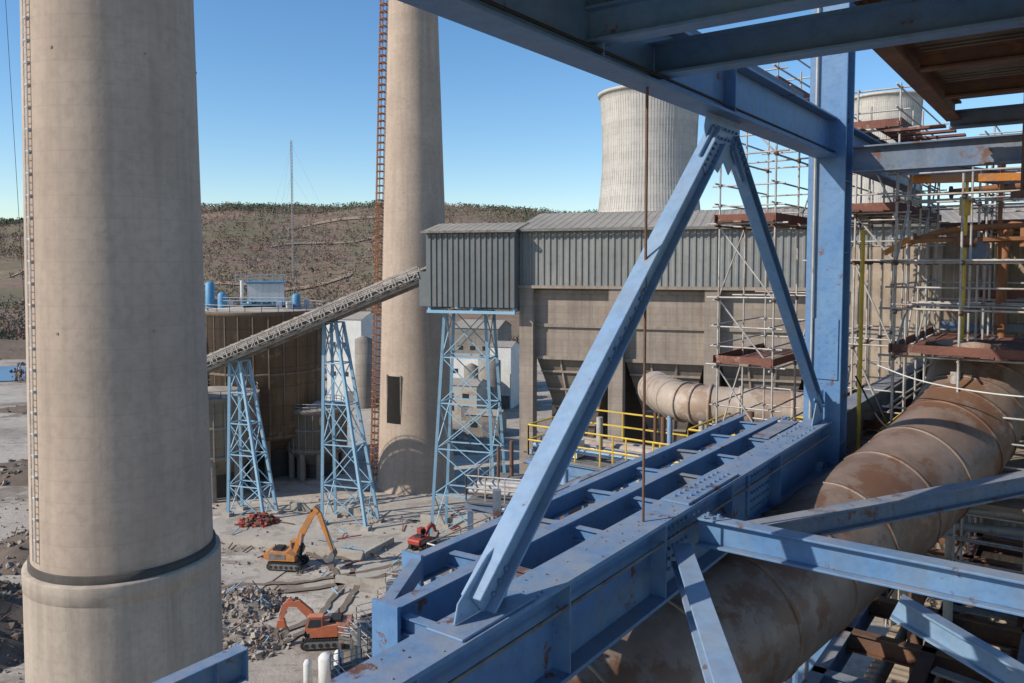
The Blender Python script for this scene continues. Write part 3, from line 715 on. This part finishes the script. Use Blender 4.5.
# outer framed platform (left of girder)
mb=MB('platform_framing')
beams=((.8,-11.6,.46,GT,-.5,.16),(1.5,-10.5,.28,GT-.02,-.5,.13),(2.5,-8.0,.26,GT-.55,-2.0,.14),(3.7,-6.2,.26,GT-1.1,-1.5,.14))
for w,s0,h,z,s1,fw in beams: mb.ibeam(P(s0,w,z-h/2-.02),P(s1,w,z-h/2-.02),fw,h,blue if w<3 else blue_d,tf=.022,tw=.015)
for i in range(8):
    s=-11.5+i*1.5; prev=.24; pz=GT
    for w,s0,h,z,s1,fw in beams:
        if s0<s+.2 and s<s1:
            mb.ibeam(P(s,prev,pz-.16),P(s,w-fw/2,z-.16),.10,.16,blue if (i+int(w*3))%3 else blue_d,tf=.015,tw=.012); prev=w+fw/2; pz=z
for s,w0,w1,z in ((-10.2,.3,1.4,GT-.3),(-7.3,.3,1.4,GT-.3),(-4.3,.3,1.4,GT-.3),(-7.6,1.6,2.4,GT-.7),(-5.6,2.6,3.6,GT-1.25)):
    mb.bar(P(s,w0,z),P(s+1.4,w1,z),.07,.07,blue_l)
mb.bar(P(-11.64,.8,GT-.25),P(-11.6,.8,GT-.25),.32,.58,blue); mb.bar(P(-10.54,1.5,GT-.18),P(-10.5,1.5,GT-.18),.28,.40,blue)
mb.bar(P(-11.6,.86,GT-.12),P(-10.55,1.42,GT-.12),.12,.2,blue)
for s,w in((-7.9,2.5),(-6.1,3.7),(-10.4,1.5)): mb.bar(P(s,w,GT-.7),P(s+.02,w,GT-1.9),.14,.14,blue_d); mb.bar(P(s,w,GT-1.8),P(s+2.2,w-.3,GT-1.0),.08,.08,blue)
mb.bar(P(-2.4,.5,GT-.06),P(-.6,.5,GT-.06),.3,.03,blue_d)
mb.build()
mb=MB('floor_beam'); mb.ibeam(V((2.15,10.23,Z0-3.40))-NL*.3,V((2.15,10.23,Z0-3.40))-NL*7,.24,.36,blue,tf=.03)
mb.bolts(V((2.4,10.0,Z0-3.2)),A,NL,UP,2,4,.14,blue); mb.build(BV)
mb=MB('floor_beam'); mb.ibeam((2.75,9.95,Z0-3.5),(10.2,13.3,Z0-3.40),.24,.30,blue_d,tf=.03); mb.build()
mb=MB('floor_beam'); mb.ibeam((2.1,9.75,Z0-3.6),(1.62,4.6,Z0-3.6),.24,.26,blue_l,tf=.03); mb.build(BV)
mb=MB('hanging_rope'); mb.tube(P(-8.1,0,2.04),P(-8.1,0,GT),.018,rusty,6); mb.build()

mb=MB('upper_floor')
def ib(s,w0,w1,z,h,w=.24,m=blue): mb.ibeam(P(s,w0,z),P(s,w1,z),w,h,m,tf=.03)
ib(-9.45,-.025,-9,2.40,.36); ib(-7.95,-.025,-9,2.36,.38,.26)
mb.corr(P(-15,-.0,2.84),P(-7.8,-.0,2.84),P(-15,-9,2.84),P(-7.8,-9,2.84),UP,.16,.06,deck)
mb.bar(P(-15,.1,3.02),P(-7.8,.1,3.02),.3,.04,duststeel)
mb.corr(P(-7.78,-2.2,2.78),P(-1.0,-2.2,2.78),P(-7.78,-9,2.78),P(-1.0,-9,2.78),UP,.18,.06,deck)
mb.ibeam(P(-7.8,-2.25,2.6),P(-.9,-2.25,2.6),.22,.32,rusty); mb.ibeam(P(-7.8,-3.7,2.6),P(-.9,-3.7,2.6),.16,.26,rusty)
for s in(-5.2,-3.1): ib(s,-2.4,-9,2.55,.22,.16,rusty)
ib(0,-.42,-9,2.0,.5,.3,blue_d); ib(-.95,-2.2,-9,2.45,.3,.2,blue_d)
mb.ibeam(P(.35,-.6,2.0),P(7,-3,2.0),.2,.3,blue_d)
for k in range(3): mb.ibeam(P(5+1.8*k,-.2,2.75),P(5+1.8*k,-8,2.75),.12,.2,rusty if k%2 else blue_d)
for k in range(9): mb.bar(P(3.0+.8*k,-.4,2.95),P(3.0+.8*k,-1.6-.1*(k%3),2.95),.24,.05,plank)
mb.build()
mb=MB('rusty_post'); mb.ibeam((4.02,6.05,Z0+.55),(4.02,6.05,Z0+4),.24,.26,rustbrown,up=(0,1,0)); mb.bar((4.02,6.05,Z0+.5),(4.02,6.05,Z0+.55),.34,.34,rustbrown); mb.build()

# ------------------------------------------------------------------ big duct
def smooth(pts,n=10):
    out=[];pts=[V(p) for p in pts]; q=[pts[0]*2-pts[1]]+pts+[pts[-1]*2-pts[-2]]
    for i in range(1,len(q)-2):
        for k in range(n):
            t=k/n;a,b,c,d_=q[i-1],q[i],q[i+1],q[i+2]
            out.append(.5*((2*b)+(c-a)*t+(2*a-5*b+4*c-d_)*t*t+(3*b-a-3*c+d_)*t**3))
    out.append(pts[-1]); return out
mb=MB('flue_gas_duct')
path=smooth([(-3.2,5.9,Z0-6.1),(1.2,9.6,Z0-5.5),(5.2,13,Z0-4.75),(7.9,15.2,Z0-4.0),(9.3,16.3,Z0-3.3),(10.0,16.9,Z0-2.4),(10.15,17.0,Z0-1.9)],10)
rd=1.0
mb.sweep(path,rd,ductm,48)
acc=0
for i in range(1,len(path)-1):
    acc+=(path[i]-path[i-1]).length
    if acc>(1.25 if i<38 else .55):
        acc=0; dr=(path[i+1]-path[i-1]).normalized()
        mb.sweep([path[i]-dr*.03,path[i]-dr*.03+dr*.001,path[i]+dr*.03,path[i]+dr*.031],[rd,rd+.022,rd+.022,rd],ductm,48)
e=path[-1]; mb.tube(e,e+UP*.08,rd+.18,rusty,40); mb.tube(e+UP*.08,e+UP*.16,rd+.18,rustbrown,40)
mb.build()
mb=MB('steam_duct'); pth=smooth([(16,25.5,Z0-5.2),(11,26.6,Z0-5.1),(7.6,27.6,Z0-5.0),(6.5,28.2,Z0-5.0),(5.9,29.4,Z0-5.0),(5.9,33,Z0-5.2)],8)
mb.sweep(pth,.68,duct2,36)
for i in range(3,len(pth)-1,4):
    dr=(pth[i+1]-pth[i-1]).normalized(); mb.sweep([pth[i]-dr*.05,pth[i]-dr*.049,pth[i]+dr*.05,pth[i]+dr*.051],[.68,.74,.74,.68],duct2,36)
mb.build()

# ------------------------------------------------------------------ scaffolding
def scaffold(name,s0,s1,w0,w1,zs,ds,dw,planks,rails=True):
    mb=MB(name); ns=max(1,round((s1-s0)/ds)); nw=max(1,round((w1-w0)/dw)); r=.025
    S=[s0+(s1-s0)*i/ns for i in range(ns+1)]; W=[w0+(w1-w0)*i/nw for i in range(nw+1)]
    for s in S:
        for w in W:
            mb.tube(P(s+R(-.03,.03),w,zs[0]-.6),P(s,w+R(-.03,.03),zs[-1]+R(.3,1.2)),r,galv,6)
            for z in zs: mb.tube(P(s,w,z-.05),P(s,w,z+.05),.045,rusty,6)
    for z in zs:
        for w in W: mb.tube(P(s0-.3,w,z+R(-.03,.03)),P(s1+.3,w,z+R(-.03,.03)),r,random.choice((galv,galv,rusty)),6)
        for s in S: mb.tube(P(s,w0-.3,z+.06),P(s,w1+.3,z+.06+R(-.03,.03)),r,galv,6)
        if rails and random.random()<.8:
            for w in (W[0],W[-1]):
                for q in(.55,1.05): mb.tube(P(s0-.2,w+.05,z+q),P(s1+.2,w+.05,z+q),r*.9,galv,6)
            for s in (S[0],S[-1]):
                for q in(.5,1.0): mb.tube(P(s+.05,w0-.2,z+q),P(s+.05,w1+.2,z+q),r*.9,galv,6)
    for i,(za,zb) in enumerate(zip(zs[:-1],zs[1:])):
        w=W[0] if i%2 else W[-1]
        for k in range(ns):
            if (k+i)%2==0: mb.tube(P(S[k],w,za),P(S[k+1],w,zb),r*.9,galv,6)
        mb.tube(P(S[0],W[0],za),P(S[0],W[min(1,nw)],zb),r*.9,galv,6)
    for z in planks:
        w=w0
        while w<w1-.1:
            if random.random()<.93:
                a=s0-R(0,.3);
                while a<s1:
                    l=min(R(2,3.2),s1+.3-a); mb.bar(P(a,w+.12,z+.1+R(0,.015)),P(a+l-.02,w+.12+R(-.02,.02),z+.1+R(0,.015)),.225,.045,random.choice((plank,plank,deck,rustbrown))); a+=l
            w+=.25
        for w in(w0-.05,w1+.05): mb.bar(P(s0-.2,w,z+.2),P(s1+.2,w,z+.2),.03,.18,plank)
        mb.bar(P(s0-.1,w0,z+.2),P(s0-.1,w1,z+.2),.03,.18,plank)
    return mb.build()
random.seed(21)
scaffold('scaffolding',2.6,6.2,1.9,3.3,[-8,-6.4,-4.6,-2.6,-.9,.9,2.6,4.1],1.8,1.4,[-2.6,.9,4.1])
scaffold('scaffolding',3.5,9.5,-.6,1.2,[-8,-6,-4,-2,0,1.1,3],1.5,.9,[-4,1.1,3])
scaffold('scaffolding',1.3,6.5,-5.8,-1.0,[-6,-4,-1.95,-1,.0,1.3],1.3,1.2,[-1.95])
scaffold('scaffolding',7.2,12,-6.5,-2.0,[-6,-3,-1,.8,1.8,2.8],1.6,1.1,[.8,-1])

mb=MB('boiler_casing')
mb.corr((13.2,24.4,Z0-12),(19,21.0,Z0-12),(13.2,24.4,Z0+1.0),(19,21.0,Z0+1.0),V((-.5,-.86,0)),.42,.07,deck)
mb.corr((11.7,27.6,Z0-12),(13.2,24.4,Z0-12),(11.7,27.6,Z0+.6),(13.2,24.4,Z0+.6),V((-.9,-.42,0)),.42,.07,deck)
mb.bar((13.0,24.4,Z0+1.1),(19,20.9,Z0+1.1),.3,.2,rustbrown)
for z in(-1.9,-5,-8): mb.bar((13.0,24.25,Z0+z),(19,20.8,Z0+z),.3,.25,blue_d)
mb.build()
mb=MB('rusty_pipework')
for pts,r in ((((8.9,18.6,Z0+.35),(10.0,18.0,Z0+.75),(12.2,17.0,Z0+.80)),.07),(((9.0,18.0,Z0+.55),(10.4,17.5,Z0+.5),(13,16.2,Z0+.55)),.06),(((12.0,19.5,Z0-4),(12.0,19.5,Z0+.4),(12.5,19.2,Z0+.9),(15,18,Z0+1.0)),.10),
              (((10.6,19.5,Z0+1.7),(12.0,19.0,Z0+1.8),(15,17.6,Z0+1.85)),.08),(((8.3,19.3,Z0+2.3),(9.6,18.6,Z0+2.3),(14,16.6,Z0+2.35)),.06),(((11.2,18.4,Z0-1.5),(11.2,18.4,Z0+2.2),(11.5,18.3,Z0+2.6)),.05)):
    mb.sweep(smooth(pts,8),r,rustpipe,12)
    mb.tube(V(pts[0]),V(pts[0])+(V(pts[1])-V(pts[0])).normalized()*.06,r*1.9,rusty,14)
for k in range(5): mb.box((10.2+.9*k,17.6-.4*k,Z0+.3+.25*(k%3)),(.3,.25,.4),random.choice((rustpipe,blue_d,galv,orange)),.5)
mb.build()
mb=MB('chain_hoist')
x,y=9.6,17.0
mb.bar((x-1.0,y+.3,Z0+1.78),(x+1.0,y-.3,Z0+1.78),.2,.16,orange); mb.tube((x,y,Z0+1.7),(x,y,Z0-1.8),.035,yellow,8)
mb.bar((x-.09,y,Z0+1.2),(x+.09,y,Z0+1.2),.2,.4,yellow); mb.tube((x-.16,y-.05,Z0+.45),(x+.16,y-.05,Z0+.45),.13,rusty,14)
mb.bar((x-1.3,y+.4,Z0+.45),(x+1.3,y-.3,Z0+.52),.08,.08,rustpipe); mb.bar((x-1.2,y,Z0+.5),(x-1.7,y,Z0+.2),.1,.1,orange)
mb.build()
mb=MB('yellow_pole'); mb.tube((7.35,16.8,Z0-4.4),(7.35,16.8,Z0+.6),.045,yellow,8); mb.tube((7.35,16.8,Z0+.6),(7.35,16.8,Z0+.68),.07,yellow,8); mb.build()
mb=MB('hanging_cable'); 
cp=smooth([(7.2,16,Z0-2.0),(8.0,15.3,Z0-2.3),(9.2,14.4,Z0-2.42),(10.4,13.6,Z0-2.3)],8); mb.sweep(cp,.015,white,6)
cp=smooth([(7.0,16.2,Z0-2.3),(7.4,15.8,Z0-3.2),(7.9,15.4,Z0-3.4)],8); mb.sweep(cp,.018,rubber,6); mb.build()

mb=MB('boiler_house_floor')
for k in range(8):
    w=-.5-1.5*k; mb.ibeam(P(-14,w,-7.6),P(9,w,-7.6),.24,.5,rustbrown if k%2 else blue_d)
for k in range(12):
    s=-14+2*k; mb.ibeam(P(s,-.4,-7.55),P(s,-12,-7.55),.22,.4,rusty if k%3 else blue_d)
mb.corr(P(-14,-.3,-9.6),P(9,-.3,-9.6),P(-14,-13,-9.6),P(9,-13,-9.6),UP,.3,.06,deck)
for k in range(26):
    s=R(-12,7);w=R(-8,-1); mb.bar(P(s,w,-7.25),P(s+R(-2,2),w+R(-1.5,1.5),-7.25),.24,.05,random.choice((plank,deck,duststeel)))
for k in range(8):
    w=-1-1.1*k; mb.tube(P(-13,w,-8.6),P(8,w,-8.6),.12,random.choice((rusty,galv,duststeel)),8)
mb.build()
mb=MB('pipe_run')
for s,w,z0,z1,r in((1.2,-1.6,-9,-3.4,.12),(1.6,-2.1,-9,-2.2,.09),(3.0,-1.3,-9,-3,.16),(2.4,-4.2,-9,-2.2,.2),(-1.2,-4.4,-9.4,-5.6,.15)): mb.tube(P(s,w,z0),P(s,w,z1),r,random.choice((rusty,galv,blue_d)),12)
for k in range(4): mb.tube(P(1.0+.5*k,-1,-4.2-.5*k),P(2.0+.5*k,-7,-4.0-.5*k),.1,random.choice((galv,rusty,duct2)),10)
mb.rail([P(1.2,-.8,-4.6),P(7,-.8,-4.6)],yellow,1.1,1.2,.03); mb.rail([P(1.2,-3.6,-4.6),P(7,-3.6,-4.6)],yellow,1.1,1.2,.03)
mb.rail([P(-6,-6.2,-7.2),P(1,-6.2,-7.2)],yellow,1.1,1.5,.03)
mb.bar(P(1,-2.3,-4.7),P(8,-2.3,-4.7),3.2,.1,deck)
mb.build()
mb=MB('floor_beam'); mb.ibeam((5.6,11.4,Z0-5.0),(8.2,9.6,Z0-6.3),.26,.34,blue_l); mb.build()
mb=MB('floor_beam'); mb.ibeam(P(-1,-.5,-5.6),P(-1,-9,-5.6),.26,.4,blue_d); mb.ibeam(P(-6,-2.6,-6.9),P(-.5,-6.5,-6.0),.22,.3,blue_l); mb.build()
mb=MB('floor_beam'); a=V((-6.95,20,Z0-10.25)); mb.ibeam(a,a-A*9,.42,.8,blue,stiff=1.6); mb.bar(a,a+A*.04,.46,.86,blue); mb.bar(a-A*3-UP*.5,a-A*3-UP*30,.4,.4,blue,up=A); mb.build()

# mid distance steel platforms beyond the girder
for (c,w,dp,z,rot,m,rm) in (((4.6,28.5),7,4,33.0,aA-math.pi/2,blue,yellow),((2.6,25),5,3.5,31.4,aA,blue,galv),((7.8,25.0),4,3,33.8,aA,blue,yellow),((3.0,36),9,5,29.5,-.3,blue_d,galv),((-.5,31),4,4,28,aA,blue,galv)):
    mb,q=platform('pipe_rack',c,w,dp,z,rot,m,rm,base=8,bay=1.8)
    for k in range(4): mb.tube(q(-w/2,-dp/2+.4+.6*k,z+.3),q(w/2,-dp/2+.4+.6*k,z+.3),.1+.04*(k%3),random.choice((blue_l,galv,rusty,duct2)),10)
    for k in range(5): 
        a_=R(-w/2,w/2);b_=R(-dp/2,dp/2); mb.tube(q(a_,b_,z-3),q(a_,b_,z+R(.6,2.0)),R(.05,.12),random.choice((blue_l,rusty,galv)),8)
    for k in range(3): mb.box(q(R(-w/2+.5,w/2-.5),R(-dp/2+.5,dp/2-.5),z+.35),(R(.5,1),R(.4,.8),.6),random.choice((duststeel,white,rusty,blue_l)),rot)
    mb.rail([q(-w/2,-dp/2,z+.0),q(w/2,-dp/2,z+.0)],rm,1.1,.9,.03)
    mb.bar(q(-w/2,-dp/2-.1,z-1.5),q(w/2,-dp/2-.1,z-.2),.12,.12,m); mb.bar(q(w/2,-dp/2-.1,z-1.5),q(-w/2,-dp/2-.1,z-.2),.12,.12,m)
    mb.build()
mb=MB('louvred_house')
x0,y0=3.2,70
for k in range(26): mb.bar((x0,y0,4+k*.72),(x0+9.5,y0-3,4+k*.72),.5,.12,silog)
mb.bar((x0,y0+2.4,11.4),(x0+9.5,y0-.6,11.4),4,22.6,corrg); mb.bar((x0-.3,y0+2,23),(x0+9.8,y0-1.2,23),6,.3,roofm)
mb.build()

# ------------------------------------------------------------------ light + sky + camera
sd=V((-.93,-.37,0)).normalized(); el=math.radians(34)
S=V((sd.x*math.cos(el),sd.y*math.cos(el),math.sin(el)))
sun=bpy.data.lights.new('sun','SUN'); sun.energy=5.0; sun.angle=math.radians(.5); sun.color=(1,.92,.80)
so=bpy.data.objects.new('sun',sun); bpy.context.scene.collection.objects.link(so); so.rotation_euler=(-S).to_track_quat('-Z','Y').to_euler()
w=bpy.data.worlds.new('World'); bpy.context.scene.world=w; w.use_nodes=True
nt=w.node_tree; bg=nt.nodes['Background']; sk=nt.nodes.new('ShaderNodeTexSky'); sk.sky_type='NISHITA'; sk.sun_disc=False
sk.sun_elevation=el; sk.sun_rotation=math.atan2(S.x,S.y)%(2*math.pi); sk.altitude=300; sk.air_density=1.0; sk.dust_density=.4; sk.ozone_density=2.6
hs=nt.nodes.new('ShaderNodeHueSaturation'); hs.inputs['Saturation'].default_value=1.22; hs.inputs['Value'].default_value=1.08
nt.links.new(sk.outputs[0],hs.inputs['Color']); nt.links.new(hs.outputs[0],bg.inputs[0]); bg.inputs[1].default_value=.15
cam=bpy.data.cameras.new('camera'); co=bpy.data.objects.new('camera',cam); bpy.context.scene.collection.objects.link(co)
cam.sensor_width=36; cam.lens=36*800/1024; cam.shift_y=-33/1024; cam.clip_end=8000; cam.clip_start=.1
co.location=(0,0,Z0); co.rotation_euler=(math.radians(90-3.27),0,0)
bpy.context.scene.camera=co
sc=bpy.context.scene; sc.view_settings.view_transform='Standard'; sc.view_settings.look='None'; sc.view_settings.exposure=0
